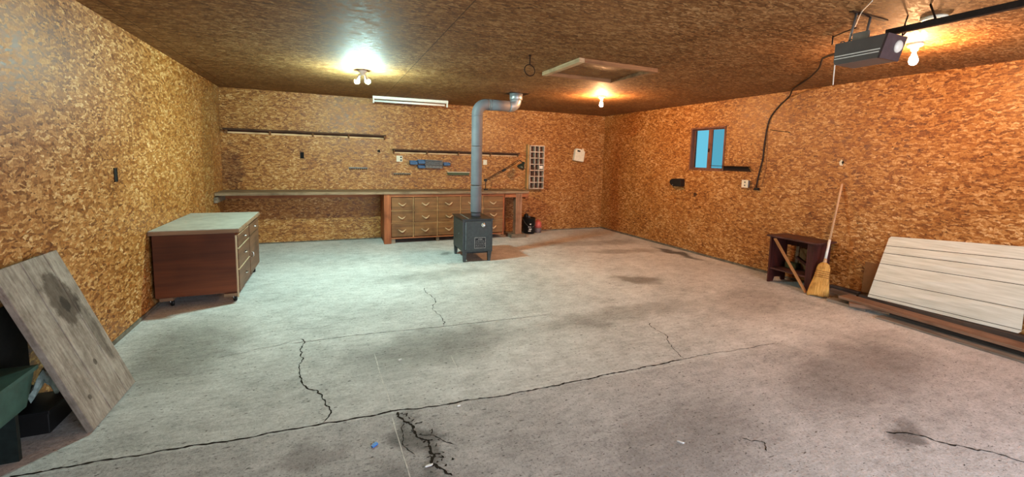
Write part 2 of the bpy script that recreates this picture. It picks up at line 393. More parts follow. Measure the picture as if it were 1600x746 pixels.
# ------------------------------------------------------------------ room shell
def jag(pts, step=.045, amp=.012):
    rnd = random.Random(int(abs(pts[0][0])*1000)); cur = [tuple(q) for q in pts]
    while True:
        nx_ = [cur[0]]; split = False
        for a, b in zip(cur, cur[1:]):
            d = math.dist(a, b)
            if d > step*.6:
                split = True; j = rnd.uniform(-1, 1)*min(amp*2.2, d*.13*(amp/.012)**.5); t = rnd.uniform(.4, .6)
                nx_.append((a[0]+(b[0]-a[0])*t-(b[1]-a[1])/d*j, a[1]+(b[1]-a[1])*t+(b[0]-a[0])/d*j))
            nx_.append(b)
        cur = nx_
        if not split: return cur
def ribbon(mb, pts, w, z=.0012, seed=1):
    rnd = random.Random(seed); L = []
    for i, q in enumerate(pts):
        a = pts[max(0, i-1)]; b = pts[min(len(pts)-1, i+1)]; d = math.dist(a, b) or 1
        nx, ny = -(b[1]-a[1])/d, (b[0]-a[0])/d; ww = w*rnd.uniform(.35, 1.2)*.38*(1 if 0 < i < len(pts)-1 else .3)
        L.append((mb.b.verts.new((q[0]+nx*ww, q[1]+ny*ww, z)), mb.b.verts.new((q[0]-nx*ww, q[1]-ny*ww, z))))
    for A, B in zip(L, L[1:]):
        fc = mb.b.faces.new((A[0], A[1], B[1], B[0])); fc.material_index = mb.cur
fl = MB().mat(m_floor); fl.box(-.15, W+.15, FY-.15, .15, -.15, 0); fl.mat(m_crack)
ribbon(fl, jag([(.2, -6.03), (.53, -6.05), (1.26, -6.12), (2.06, -6.15), (2.71, -6.237), (3.31, -6.25), (4.33, -6.263)], .045, .004), .019)
ribbon(fl, jag([(4.33, -6.263), (4.91, -6.30), (5.4, -6.33)], .045, .004), .008)
ribbon(fl, jag([(1.35, -4.80), (1.88, -4.80), (2.63, -4.874), (3.78, -4.94)], .08, .002), .010)
ribbon(fl, jag([(.83, -4.9), (1.41, -4.72)], .08, .01), .005)
ribbon(fl, jag([(1.406, -4.72), (1.43, -4.92), (1.452, -5.13), (1.44, -5.41), (1.563, -5.70), (1.613, -5.85), (1.605, -6.12)], .05, .02), .014)
ribbon(fl, jag([(4.63, -5.51), (4.56, -5.75), (4.451, -6.01), (4.36, -6.25)], .05, .02), .010)
ribbon(fl, jag([(2.73, -3.56), (2.74, -4.08), (2.66, -4.5), (2.65, -4.87)], .08, .015), .011)
ribbon(fl, jag([(2.04, -6.17), (2.10, -6.4), (2.16, -6.6), (2.14, -6.72), (2.22, -6.85)], .03, .02), .022)
rr_ = random.Random(21)
for _ in range(34):
    t_ = rr_.random(); cx_ = 2.05+.17*t_+rr_.gauss(0, .03); cy_ = -6.2-.6*t_; a_ = rr_.uniform(0, PI); l_ = rr_.uniform(.012, .05)
    ribbon(fl, jag([(cx_, cy_), (cx_+l_*math.cos(a_), cy_+l_*math.sin(a_))], .015, .01), rr_.uniform(.006, .016), .0011)
ribbon(fl, jag([(2.06, -6.3), (2.02, -6.5), (2.07, -6.62)], .03, .012), .008)
ribbon(fl, jag([(2.12, -6.45), (2.22, -6.52), (2.30, -6.62)], .03, .01), .008)
ribbon(fl, jag([(1.1, -4.47), (1.5, -4.5), (1.75, -4.42)], .08, .01), .006)
ribbon(fl, jag([(4.8, -7.5), (4.98, -7.62), (5.2, -7.9), (5.3, -8.1)], .05, .02), .02)
ribbon(fl, jag([(3.9, -7.2), (3.99, -7.28), (3.93, -7.34)], .03, .015), .010)
ribbon(fl, jag([(5.0, -3.0), (5.6, -2.95), (6.1, -2.7)], .1, .02), .006)
fl.mat(m_scratch)
ribbon(fl, jag([(1.98, -5.25), (2.01, -6.1)], .2, .0012), .010, .0010)
ribbon(fl, jag([(2.0, -6.2), (2.02, -6.9)], .2, .0012), .010, .0010)
ribbon(fl, jag([(2.56, -5.5), (2.50, -6.35)], .2, .0012), .009, .0010)
struct('floor', fl)
T = .12
struct('wall_back', MB().box(-T, W+T, 0, T, 0, H), m_wall_b)
struct('wall_left', MB().box(-T, 0, FY, 0, 0, H), m_wall_l)
wy0, wy1, wz0, wz1 = -3.555, -2.785, 1.515, 2.275
w = MB(); w.box(W, W+T, FY, wy0, 0, H); w.box(W, W+T, wy1, 0, 0, H); w.box(W, W+T, wy0, wy1, 0, wz0); w.box(W, W+T, wy0, wy1, wz1, H)
struct('wall_right', w, m_wall_s)
w = MB(); w.box(0, 2.2, FY-T, FY, 0, H); w.box(7.0, W, FY-T, FY, 0, H); w.box(2.2, 7.0, FY-T, FY, 2.25, H)
struct('wall_front', w, m_wall_b)
w = MB().mat(m_ceil); w.box(-T, W+T, FY-T, T, H, H+.1)
struct('ceiling', w)
struct('baseboard_back', MB().box(0, W, -.012, 0, 0, .022), m_sill)
struct('baseboard_left', MB().box(0, .012, FY, -.012, 0, .035), m_sill)
struct('baseboard_right', MB().box(W-.014, W, FY, -.012, 0, .035), m_sill)
# ground outside
struct('ground', MB().box(-14, 22, -30, 14, -.4, -.16), plain('packed_gravel', '#8b857a', .9, 0, .2, .2, 3))

# window (two sliding panes in a wood jamb)
wn = MB().mat(m_jamb); t = .028
wn.box(W-.012, W+T, wy0, wy0+t, wz0, wz1); wn.box(W-.012, W+T, wy1-t, wy1, wz0, wz1)
wn.box(W-.012, W+T, wy0+t, wy1-t, wz1-t, wz1); wn.box(W-.012, W+T, wy0+t, wy1-t, wz0, wz0+t)
ym = -3.185
wn.box(W+.035, W+.07, ym-.03, ym+.03, wz0+t, wz1-t)
for (a, b, dx) in ((wy0+t, ym-.03, .045), (ym+.03, wy1-t, .06)):
    wn.box(W+dx, W+dx+.02, a, a+.018, wz0+t, wz1-t); wn.box(W+dx, W+dx+.02, b-.018, b, wz0+t, wz1-t)
    wn.box(W+dx, W+dx+.02, a+.018, b-.018, wz0+t, wz0+t+.02); wn.box(W+dx, W+dx+.02, a+.018, b-.018, wz1-t-.02, wz1-t)
win = struct('window_1', wn)
g = MB().box(W+.051, W+.055, wy0+t+.018, ym-.048, wz0+t+.02, wz1-t-.02).build('pane', m_glass2, win)
g = MB().box(W+.066, W+.070, ym+.048, wy1-t-.018, wz0+t+.02, wz1-t-.02).build('pane', m_glass, win)
MB().box(W+.02, W+.035, ym-.012, ym+.012, 1.84, 1.90, .003).build('latch', m_rust, win)

# attic hatch
hatch = thing('attic_hatch', 'square attic hatch with a nailed board frame set in the strand board ceiling', 'hatch', (4.585, -4.41, H))
MB().box(-.46, .46, -.385, .385, -.004, 0).build('hatch_panel', m_hatch, hatch)
MB().box(-.52, -.455, -.44, .44, -.046, 0, .003).build('frame_board', wood('lit_frame_board', '#a5835c', '#d2b48c', 1, 1, .7), hatch)  # left board paler: the light on its face is put into the wood colour
MB().box(.455, .52, -.44, .44, -.046, 0, .003).build('frame_board', m_ledge, hatch)
MB().box(-.455, .455, .38, .44, -.046, 0, .003).build('frame_board', m_ledge, hatch)
MB().box(-.455, .455, -.44, -.38, -.046, 0, .003).build('frame_board', m_ledge, hatch)

# ------------------------------------------------------------------ lamps
def bulb_mb(mb, c, R=None, r=.032):
    prof = [(.012, 0), (.013, -.025), (.018, -.04), (r*.86, -.06), (r, -.08), (r*.97, -.092), (r*.75, -.11), (r*.35, -.121), (.002, -.124)]
    mb.lathe(prof, c, 16, R); return mb
m_warm_strong = emis('lit_warm_bulb_strong', WARM_C, WARM*1.45)
def lampholder(label, loc, m=None):
    t = thing('ceiling_lamp', label, 'lamp', loc, group='bare bulb lamps on the ceiling')
    MB().lathe([(.055, 0), (.058, -.012), (.05, -.026), (.028, -.034), (.024, -.06), (.018, -.062)], (0, 0, 0), 20).build('lampholder', m_white, t)
    bulb_mb(MB(), (0, 0, -.058)).build('bulb', m or m_warm, t); return t
lampholder('bare warm bulb in a white ceiling holder beyond the attic hatch', (5.771, -2.724, H), m_warm_strong)
lampholder('bare warm bulb in a white ceiling holder next to the garage door opener', (6.243, -6.741, H))
t = thing('ceiling_lamp', 'twin cool white bulbs on one ceiling holder above the left end of the workbench', 'lamp', (2.07, -2.85, H), group='bare bulb lamps on the ceiling')
MB().lathe([(.055, 0), (.058, -.012), (.05, -.026), (.028, -.034), (.022, -.05)], (0, 0, 0), 20).build('lampholder', m_white, t)
dx, dy = .085*.85, -.085*.5
MB().tube([(-dx*.55, -dy*.55, -.062), (0, 0, -.045), (dx*.55, dy*.55, -.062)], .017, 10).build('twin_adapter', m_white, t)
for sg in (-1, 1):
    R = Vector((0, 0, 1)).rotation_difference(Vector((-sg*dx, -sg*dy, .19))).to_matrix()
    c0 = (sg*dx*.45, sg*dy*.45, -.062)
    MB().lathe([(.013, 0), (.014, -.022), (.022, -.035), (.033, -.072), (.034, -.078)], c0, 18, R).build('bulb_base', m_white, t)
    MB().lathe([(.0325, -.078), (.032, -.088), (.026, -.104), (.013, -.114), (.002, -.117)], c0, 18, R).build('bulb', m_cool, t)

t = thing('ceiling_box', 'round white ceiling box with a dark open centre above the opener rail', 'ceiling box', (5.57, -7.15, H))
MB().lathe([(.075, 0), (.078, -.012), (.07, -.02), (.05, -.02), (.05, -.008)], (0, 0, 0), 24).build('rim', m_plastic_w, t)
MB().lathe([(.048, -.006), (.048, -.0095)], (0, 0, 0), 20).build('opening', m_dark_hole, t)
MB().tube([(0, 0, -.01), (-.02, -.01, -.03), (-.03, 0, -.05)], .005, 6).build('wire', m_cable, t)

# fluorescent fixture
t = thing('tube_light', 'unlit white fluorescent tube fixture on the ceiling above the workbench', 'light fixture', (3.08, -.45, H), (0, 0, -.09))
MB().box(-.68, .68, -.05, .05, -.05, 0, .004).build('channel', m_white, t)
MB().tube([(-.65, 0, -.085), (.62, 0, -.085)], .019, 14).build('tube', m_tube, t)
for sx in (-1, 1): MB().box(sx*.665-.014, sx*.665+.014, -.022, .022, -.12, -.045, .004).build('tube_holder', m_white, t)

# iron ring hook
t = thing('ring_hook', 'black iron ring hanging on a short rod from the ceiling beside the hatch', 'hook', (3.577, -4.68, H))
MB().tube([(0, 0, 0), (0, 0, -.095)], .006, 8).lathe([(.016, 0), (.016, -.006)], (0, 0, 0), 12).build('rod', m_rust, t)
MB().tube([(.058*math.sin(2*PI*i/28), .01*math.cos(2*PI*i/28), -.153+.058*math.cos(2*PI*i/28)) for i in range(28)], .005, 8, closed=True).build('ring', m_rust, t)

# ------------------------------------------------------------------ workbench
bench = thing('workbench', 'long worn wooden workbench running along the back wall', 'workbench', (0, 0, 0))
MB().box(.004, 5.46, -.66, -.002, .925, .972, .004).build('bench_top', m_bench_top, bench)
MB().box(0.004, 2.56, -.10, -.002, .83, .925).build('wall_rail', m_bench_redh, bench)
MB().box(5.17, 5.31, -.64, -.50, .07, .925, .004).build('leg', m_post, bench)
MB().box(5.06, 5.40, -.70, -.44, 0, .07, .006).build('foot_block', m_foot, bench)
MB().box(4.93, 5.46, -.63, -.60, .84, .925).build('apron', m_bench_redh, bench)
MB().box(5.40, 5.44, -.60, -.02, .80, .925).build('end_rail', m_bench_redh, bench)
MB().box(.004, .045, -.70, -.02, .815, .905, .003).build('ledger', m_foot, bench)

cab = thing('drawer_cabinet', 'red-brown cabinet of fifteen small drawers under the right half of the workbench', 'cabinet', (2.56, 0, 0))
cx0, cx1 = 0, 2.37
MB().box(0, .125, -.635, -.50, .0, .924, .004).build('post', m_bench_red, cab)
MB().box(.125, .2, -.60, -.50, .0, .10, .003).build('foot', m_foot, cab)
MB().box(0, .03, -.50, -.02, .06, .924).build('side_panel', m_bench_red, cab)
MB().box(2.335, 2.37, -.60, -.02, .06, .924).build('side_panel', m_bench_red, cab)
MB().box(.03, 2.335, -.03, -.015, .08, .9).build('back_panel', m_bench_redh, cab)
MB().box(.127, 2.36, -.618, -.585, .87, .924, .003).build('top_rail', m_bench_redh, cab)
MB().box(.127, 2.36, -.615, -.56, .085, .112, .002).build('bottom_rail', m_bench_redh, cab)
MB().box(.13, 2.335, -.58, -.03, .085, .105).build('bottom_board', m_bench_redh, cab)
MB().box(2.37, 2.62, -.10, -.02, .08, .12).box(2.37, 2.61, -.06, -.03, .12, .84).build('end_panel', m_bench_redh, cab)
for xx in (1.0, 2.0): MB().box(xx-.03, xx+.03, -.58, -.48, 0, .085).build('foot', m_foot, cab)
cols = [.127, .530, .985, 1.44, 1.90, 2.345]; cols[0] = .10
rows = [(.128, .368), (.390, .605), (.625, .862)]
for c in cols[1:-1]:
    MB().box(c-.008, c+.008, -.612, -.56, .112, .87).build('divider', m_divider, cab)
for z in (.379, .615): MB().box(.127, 2.345, -.610, -.56, z-.007, z+.007).build('divider', m_divider, cab)
def pull(mb, cx, z, y, wd=.065):
    pts = []
    for i in range(13):
        a = -1+2*i/12; pts.append((cx+wd*a, y-.028*(1-a*a)-.004, z+.042*(abs(a)**1.3)-.02))
    mb.tube(pts, [.009+.005*(1-abs(-1+2*i/12)) for i in range(13)], 8)
    for sx in (-1, 1): mb.lathe([(.009, 0), (.009, -.008)], (cx+sx*wd, y+.001, z+.022), 8, Euler((-PI/2, 0, 0)).to_matrix())
    return mb
for i in range(5):
    a = max(.135, cols[i]+.014); b = cols[i+1]-.014
    for (z0, z1) in rows:
        d = MB().box(a, b, -.622, -.600, z0, z1, .003).box(a+.02, b-.02, -.6, -.10, z0+.02, z1-.03).build('drawer', m_drawer, cab)
        pull(MB(), (a+b)/2+random.uniform(-.01, .01), (z0+z1)/2-.01, -.622).build('handle', m_pull, d)

# rolling cabinet on the left
rc = thing('rolling_cabinet', 'dark red wooden cabinet on casters with a grey top by the left wall', 'cabinet', (0, 0, 0))
X0, X1, Y0, Y1, ZB, ZT = .03, .735, -3.44, -2.0, .13, .77
MB().box(X0, X1, Y0, Y0+.02, ZB-.005, ZT).build('side_panel', m_cab_side, rc)
MB().box(X0, X1, Y1-.02, Y1, ZB-.005, ZT).build('side_panel', m_cab_side, rc)
MB().box(X0, X0+.015, Y0+.02, Y1-.02, ZB, ZT).build('back_panel', m_cab, rc)
MB().box(X0, X1, Y0+.02, Y1-.02, ZB-.02, ZB).build('bottom_board', m_cab, rc)
MB().mat(m_cab_edge).box(X0-.025, X1+.045, Y0-.03, Y1+.03, ZT, ZT+.04, .004).mat(m_cab_top).box(X0-.02, X1+.035, Y0-.02, Y1+.02, ZT+.04, ZT+.046).build('cabinet_top', None, rc)
MB().box(X1-.001, X1+.012, Y0-.002, Y0+.022, ZB-.07, ZT-.03).build('edge_strip', m_cab_pale, rc)
MB().box(X1-.02, X1, Y0+.02, Y1-.02, ZT-.03, ZT).box(X1-.02, X1, -2.735, -2.695, ZB, ZT-.03).build('face_frame', m_cab, rc)
def barpull(parent, y, z, L=.07, vert=False, x=None):
    x = X1+.022 if x is None else x; mb = MB()
    if vert: mb.tube([(x, y, z-L/2), (x+.025, y, z-L/2+.01), (x+.025, y, z+L/2-.01), (x, y, z+L/2)], .006, 8)
    else: mb.tube([(x, y-L/2, z), (x+.026, y-L/2+.012, z), (x+.026, y+L/2-.012, z), (x, y+L/2, z)], .006, 8)
    mb.build('handle', m_chrome, parent)
for (z0, z1) in ((.60, .735), (.37, .585), (.115, .355)):
    d = MB().box(X1, X1+.022, Y0+.03, -2.735, z0, z1, .003).box(X1-.5, X1, Y0+.06, -2.77, z0+.02, z1-.02).build('drawer', m_cab_front, rc)
    barpull(d, (Y0-2.70)/2, (z0+z1)/2+.01)
    MB().box(X1+.001, X1+.0235, Y0+.03, -2.735, z1, z1+.006).build('drawer_edge', m_cab_pale, d)
d = MB().box(X1, X1+.022, -2.69, Y1+.03, .60, .735, .003).box(X1-.5, X1, -2.66, Y1-.04, .62, .715).build('drawer', m_cab_front, rc)
barpull(d, -2.34, .675)
d = MB().box(X1, X1+.022, -2.69, Y1+.02, .115, .585, .003).build('door', m_cab_front, rc)
for o_ in (d,): o_.location = (0, 0, 0)
barpull(d, -2.62, .36, .06, True)
for (x, y) in ((X0+.1, Y0+.10), (X1-.045, Y0+.07), (X0+.1, Y1-.1), (X1-.045, Y1-.10)):
    c = MB().box(x-.075, x+.04, y-.085, y+.05, .075, ZB-.02, .003).build('corner_block', m_cab_edge, rc)
    w = MB().lathe([(.012, -.011), (.034, -.011), (.036, -.006), (.036, .006), (.034, .011), (.012, .011)], (x+.01, y, .036), 18, Euler((0, PI/2, .5)).to_matrix()).build('caster', m_black2, rc)
    MB().box(x-.014, x+.014, y-.022, y+.022, .066, .078).tube([(x-.008, y-.01, .072), (x+.002, y-.02, .036)], .005, 6).build('caster_bracket', m_chrome, w)

# ------------------------------------------------------------------ stove
st = thing('wood_stove', 'black iron box wood stove standing on four legs in mid floor', 'stove', (3.785, -2.09, 0), (0, 0, -.045))
hw, hd = .235, .345
MB().box(-hw, hw, -hd, hd, .155, .665, .006).build('body', m_black, st)
MB().box(-hw-.022, hw+.022, -hd-.022, hd+.022, .665, .682, .004).build('top_plate', m_stove_top, st)
MB().box(-.15, -.135, -hd+.03, hd-.1, .682, .688).build('cook_plate_seam', m_plate_s, st)
for sx in (-1, 1): MB().box(sx*(hw-.007)-.013, sx*(hw-.007)+.013, -hd-.006, -hd+.02, .155, .665).build('corner_angle', m_black, st)
dr = MB().box(-.185, .215, -hd-.022, -hd, .185, .645, .005).build('door', m_black, st)
MB().box(-.203, -.185, -hd-.018, -hd, .20, .635, .003).build('hinge_strip', plain('worn_grey_iron', '#5d6464', .45, .5, .15), dr)
# draft knob
kb = MB().lathe([(.036, 0), (.036, .006), (.028, .012), (.013, .014), (.013, .03), (.017, .032), (.014, .042)], (.085, -hd-.022, .585), 20, Euler((PI/2, 0, 0)).to_matrix()).build('air_knob', m_chrome, dr)
pl = MB().mat(m_plate_s)
x0, x1, z0, z1, yy = -.055, .125, .215, .39, -hd-.022
pl.box(x0, x1, yy-.004, yy, z0, z0+.008).box(x0, x1, yy-.004, yy, z1-.008, z1).box(x0, x0+.008, yy-.004, yy, z0, z1).box(x1-.008, x1, yy-.004, yy, z0, z1)
pl.box(.005, .07, yy-.005, yy, .355, .368); pl.box(-.03, .10, yy-.003, yy, .338, .343)
rnd = random.Random(4)
for r_ in range(4):
    zz = .235+r_*.026; xx = -.035
    while xx < .10:
        ww = rnd.uniform(.012, .03); pl.box(xx, xx+ww, yy-.003, yy, zz, zz+.008); xx += ww+.007
pl.mat(m_black2).box(x0+.008, x1-.008, yy-.0015, yy, z0+.008, z1-.008).build('maker_plate', None, dr)
for (sx, sy) in ((-1, -1), (1, -1), (-1, 1), (1, 1)):
    x, y = sx*(hw-.035), sy*(hd-.035)
    MB().prism([(x-.032, y-.032, .158), (x+.032, y-.032, .158), (x+.032-(.016 if sx > 0 else .016), y-.032, 0), (x-.032+(.01 if sx > 0 else .01), y-.032, 0)], (0, .05, 0)).build('leg', m_black, st)
MB().box(-hw+.04, hw-.04, -hd+.05, hd-.05, .125, .155).build('ash_pan', m_black2, st)
MB().lathe([(.012, 0), (.012, .012), (.004, .014)], (-hw, -.10, .42), 10, Euler((0, -PI/2, 0)).to_matrix()).build('bolt', m_plate_s, st)
for sy in (-.2, .22): MB().box(-hw-.004, -hw, sy-.03, sy+.03, .30, .34).build('side_plate', m_black, st)

px, py = 3.835, -2.12
pp = thing('stove_pipe', 'tall grey metal stove pipe bending from the stove to the ceiling', 'pipe', (px, py, .683))
r = .088
MB().lathe([(r*.86, 0), (r*.86, .05), (r*.92, .07)], (0, 0, .0), 28).build('pipe_collar', m_pipe, pp)
MB().lathe([(r*.93, .0), (r*.95, .005), (r*.95, .016), (r*.93, .02)], (0, 0, .055), 28).build('collar_band', m_black, pp)
segs = [(.07, .50), (.51, 1.13), (1.135, 1.62)]
for i, (a, b) in enumerate(segs):
    MB().lathe([(r*.985, a), (r, a+.008), (r, b-.02), (r*1.012, b-.012), (r*1.012, b)], (0, 0, 0), 32).build('pipe_section', m_pipe, pp)
zc = 2.485-.68; RB = .155
mb = MB(); pts = []
for i in range(9):
    a = PI/2*i/8; pts.append((RB-RB*math.cos(a), 0, zc-RB+RB*math.sin(a)))
mb.tube([(0, 0, 1.60)]+pts+[(RB+.02, 0, zc)], r*1.01, 28).build('elbow', m_pipe, pp)
xe = .66
MB().tube([(RB+.0, 0, zc), (xe-.10, -.01, zc)], r*.995, 28).build('horizontal_pipe', m_pipe, pp)
for xx in (RB+.03, RB+.06, xe-.13): MB().tube([(xx-.004, 0, zc), (xx+.004, 0, zc)], r*1.035, 28).build('crimp_band', m_pipe, pp)
mb = MB(); pts = [(xe-.12, -.01, zc)]
for i in range(7):
    a = PI/2*i/6; pts.append((xe-.1+.10*math.sin(a), -.01, zc+.10-.10*math.cos(a)))
mb.tube(pts+[(xe, -.01, zc+.14)], r*1.02, 28).build('elbow', m_galv, pp)
MB().lathe([(r*1.03, zc+.10), (r*1.2, zc+.115), (r*1.22, 2.7-.68)], (xe, -.01, 0), 32).build('ceiling_collar', m_galv, pp)
MB().box(xe-.16, xe+.19, -.16, .15, 2.7-.68-.004, 2.7-.68).build('ceiling_plate', m_rust, pp)

# ------------------------------------------------------------------ back wall fittings
def ledge(label, x0, x1, z, brs, d=.12):
    t = thing('wall_ledge', label, 'shelf', (x0, 0, z), group='long narrow ledges on the back wall')
    L = x1-x0
    MB().box(0, L, -d, -.001, -.03, 0, .002).build('shelf_board', m_ledge_shade, t)
    MB().box(.01, L-.01, -.022, -.001, -.055, -.03).build('shade_strip', m_ledge_shade, t)  # dark strip standing in for the shadow gap above the pale cleat
    MB().box(.01, L-.01, -.028, -.001, -.082, -.055).build('cleat', m_ledge_l, t)
    for b in brs:
        MB().prism([(b-x0-.012, -.022, -.022), (b-x0-.012, -d+.01, -.022), (b-x0-.012, -d+.01, -.035), (b-x0-.012, -.022, -.092)], (.026, 0, 0)).build('bracket', m_ledge, t)
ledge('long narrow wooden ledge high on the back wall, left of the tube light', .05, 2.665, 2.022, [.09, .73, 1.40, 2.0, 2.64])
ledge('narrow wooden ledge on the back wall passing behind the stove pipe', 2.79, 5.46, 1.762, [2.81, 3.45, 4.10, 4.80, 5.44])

def outlet_plate(label, x, z, w_, h_, kind):
    t = thing('outlet_plate' if kind == 'outlet' else 'switch_plate', label, 'outlet' if kind == 'outlet' else 'switch', (x, 0, z))
    MB().box(-w_/2, w_/2, -.008, -.001, -h_/2, h_/2, .002).build('plate', m_plastic_w, t)
    if kind == 'outlet':
        for zz in (.027, -.027): MB().lathe([(.018, 0), (.018, .003)], (.028, -.008, zz), 14, Euler((PI/2, 0, 0)).to_matrix()).build('socket', m_black2, t)
        MB().box(-.035, -.022, -.016, -.008, -.012, .012, .002).build('toggle', m_plastic_w, t)
    else: MB().box(-.006, .006, -.016, -.008, -.012, .012, .002).build('toggle', m_white, t)
outlet_plate('square cream outlet and switch plate below the left end of the second ledge', 2.925, 1.575, .115, .115, 'outlet')
outlet_plate('white switch plate on the back wall just right of the stove pipe', 4.70, 1.54, .085, .105, 'switch')
def open_box(label, x, z, w_, h_):
    o = MB().mat(m_rust).box(-w_/2, w_/2, -.006, -.001, -h_/2, -h_/2+.006).box(-w_/2, w_/2, -.006, -.001, h_/2-.006, h_/2).box(-w_/2, -w_/2+.006, -.006, -.001, -h_/2, h_/2).box(w_/2-.006, w_/2, -.006, -.001, -h_/2, h_/2).mat(m_dark_hole).box(-w_/2+.006, w_/2-.006, -.0035, -.001, -h_/2+.006, h_/2-.006).build('open_electrical_box')
    o.location = (x, 0, z); return tag(o, label, 'electrical box')
open_box('black open electrical box in the back wall below the left ledge', 1.216, 1.593, .062, .115)
open_box('small dark hole in the back wall between the two ledges', 2.54, 1.712, .05, .05)
o = MB().mat(m_rust).box(.001, .006, -.032, .032, -.06, -.054).box(.001, .006, -.032, .032, .054, .06).box(.001, .006, -.032, -.027, -.06, .06).box(.001, .006, .027, .032, -.06, .06).mat(m_dark_hole).box(.001, .0035, -.027, .027, -.054, .054).build('open_electrical_box')
o.location = (0, -4.055, 1.405); tag(o, 'black open electrical box in the left wall above the leaning plank', 'electrical box')

def strip_rack(label, x0, x1, z, m1):
    t = thing('tool_strip', label, 'tool rack', ((x0+x1)/2, 0, z)); L = (x1-x0)/2
    MB().box(-L, L, -.03, -.001, 0, .022, .002).build('strip', m1, t)
    n = 9
    for i in range(n):
        x = -L+.02+i*(2*L-.04)/(n-1); MB().tube([(x, -.016, 0), (x, -.016, -.022)], .008, 8).build('clip', m_black2, t)
strip_rack('short grey tool strip on the back wall left of the outlet plate', 1.995, 2.33, 1.372, m_rack)
strip_rack('short brown tool strip on the back wall under the outlet plate', 2.81, 3.14, 1.272, m_lumber_g)
t = thing('tool_rack', 'long grey perforated tool rack between blue bins on the back wall', 'tool rack', (3.59, 0, 1.49), (0, .03, 0))
rk = MB().mat(m_rack).box(-.18, .18, -.10, -.001, .060, .075).box(-.18, .18, -.10, -.001, -.085, -.07).box(-.18, .18, -.012, -.001, -.07, .06)
rk.box(-.18, .18, -.10, -.088, .032, .045).box(-.18, .18, -.10, -.088, -.012, .006).box(-.18, .18, -.10, -.088, -.07, -.035)
for i in range(6): rk.box(-.18+i*.0696, -.168+i*.0696, -.10, -.088, -.07, .045)
rk.build('perforated_rack', None, t)
def blue_bin(label, x, z, w_, h_, d=.09):
    o = MB().box(-w_/2, w_/2, -d, -.001, -h_/2, -h_/2+.006).box(-w_/2, w_/2, -.006, -.001, -h_/2, h_/2).box(-w_/2, w_/2, -d, -d+.006, -h_/2, h_/2*.35).box(-w_/2, -w_/2+.006, -d, -.001, -h_/2, h_/2*.8).box(w_/2-.006, w_/2, -d, -.001, -h_/2, h_/2*.8).box(-w_/2, w_/2, -d-.01, -d, h_/2*.25, h_/2*.4).build('storage_bin', m_blue)
    o.location = (x, 0, z); return tag(o, label, 'storage bin', 'small blue wall bins')
blue_bin('blue storage bin at the far left of the wall rack, smallest left one', 3.19, 1.505, .155, .085)
blue_bin('blue storage bin between the leftmost bin and the grey rack', 3.345, 1.525, .145, .085)
blue_bin('pale blue storage bin hanging lowest beside the grey rack', 3.345, 1.43, .145, .07)
blue_bin('blue storage bin at the right end of the grey rack', 3.855, 1.49, .14, .07)
t = thing('wall_tray', 'green metal tray on the back wall left of the stove pipe', 'tray', (4.11, 0, 1.30))
MB().box(-.235, .235, -.07, -.001, .018, .03, .002).build('tray_top', m_plastic_w, t)
MB().box(-.225, .225, -.055, -.001, -.035, .018).build('tray_body', plain('dull_green_metal', '#3f4a2c', .5), t)

# swing arm lamp
t = thing('swing_arm_lamp', 'dark green swing arm desk lamp clamped to the workbench', 'lamp', (4.62, -.33, .972))
MB().tube([(-.01, 0, .0), (-.015, 0, .20)], .009, 8).box(-.04, .03, -.03, .03, 0, .03, .004).build('clamp', m_black2, t)
MB().lathe([(.03, -.025), (.03, .025)], (-.015, 0, .205), 14, Euler((PI/2, 0, 0)).to_matrix()).build('joint', m_black2, t)
for dz in (-.014, .014): MB().tube([(-.015, -.005, .205+dz), (.375, -.01, .415+dz), (.725, -.02, .635+dz*1.2)], .0065, 8).build('arm', m_rust, t)
MB().box(.345, .43, -.025, .015, .395, .445, .004, rot=(0, -.5, 0)).build('elbow_joint', m_black2, t)
MB().tube([(.73, -.02, .635), (.78, -.03, .60), (.83, -.04, .57)], .010, 8).build('neck', m_black2, t)
R = Vector((0, 0, 1)).rotation_difference(Vector((.55, .05, .8)).normalized()).to_matrix()
MB().lathe([(.082, -.10), (.085, -.095), (.075, -.05), (.05, -.01), (.032, .005), (.03, .05), (.022, .058), (.002, .06)], (.79, -.06, .545), 24, R).build('lamp_shade', m_green_d, t)
MB().tube([(.03, 0, .22), (.10, .01, .19), (.125, .02, .12), (.115, .02, .05), (.10, .03, .005)], .004, 6).build('cable', m_cable, t)

# pigeonhole rack
t = thing('pigeonhole_rack', 'whitewashed wooden pigeonhole rack of seven rows on the back wall', 'rack', (5.70, 0, .975))
Wp, Hp, Dp = .355, .965, .125
fr = MB().mat(m_pigeon)
fr.box(0, .018, -Dp, -.001, 0, Hp).box(Wp-.018, Wp, -Dp, -.001, 0, Hp)
fr.build('side_board', None, t)
for i in range(8):
    z = i*(Hp-.02)/7; MB().box(.018, Wp-.018, -Dp-.004, -.012, z, z+.02).build('shelf_board', m_pigeon, t)
dv = MB()
for j in (1, 2): 
    x = .018+j*(Wp-.036)/3; dv.box(x-.009, x+.009, -Dp+.002, -.012, .02, Hp-.02)
dv.build('upright_divider', m_pigeon, t)
MB().box(.018, Wp-.018, -.012, -.001, 0, Hp).build('back_board', m_pigeon_in, t)
MB().box(-.045, -.002, -.09, -.001, -.0, Hp+.02, .002).build('mounting_board', m_pine, t)
o = MB().box(0, .085, -.08, 0, 0, .07, .004).build('white_block'); o.data.materials.append(m_white); o.location = (5.945, -.03, 1.423)
tag(o, 'small white block sitting in a right-hand pigeonhole of the rack', 'block')

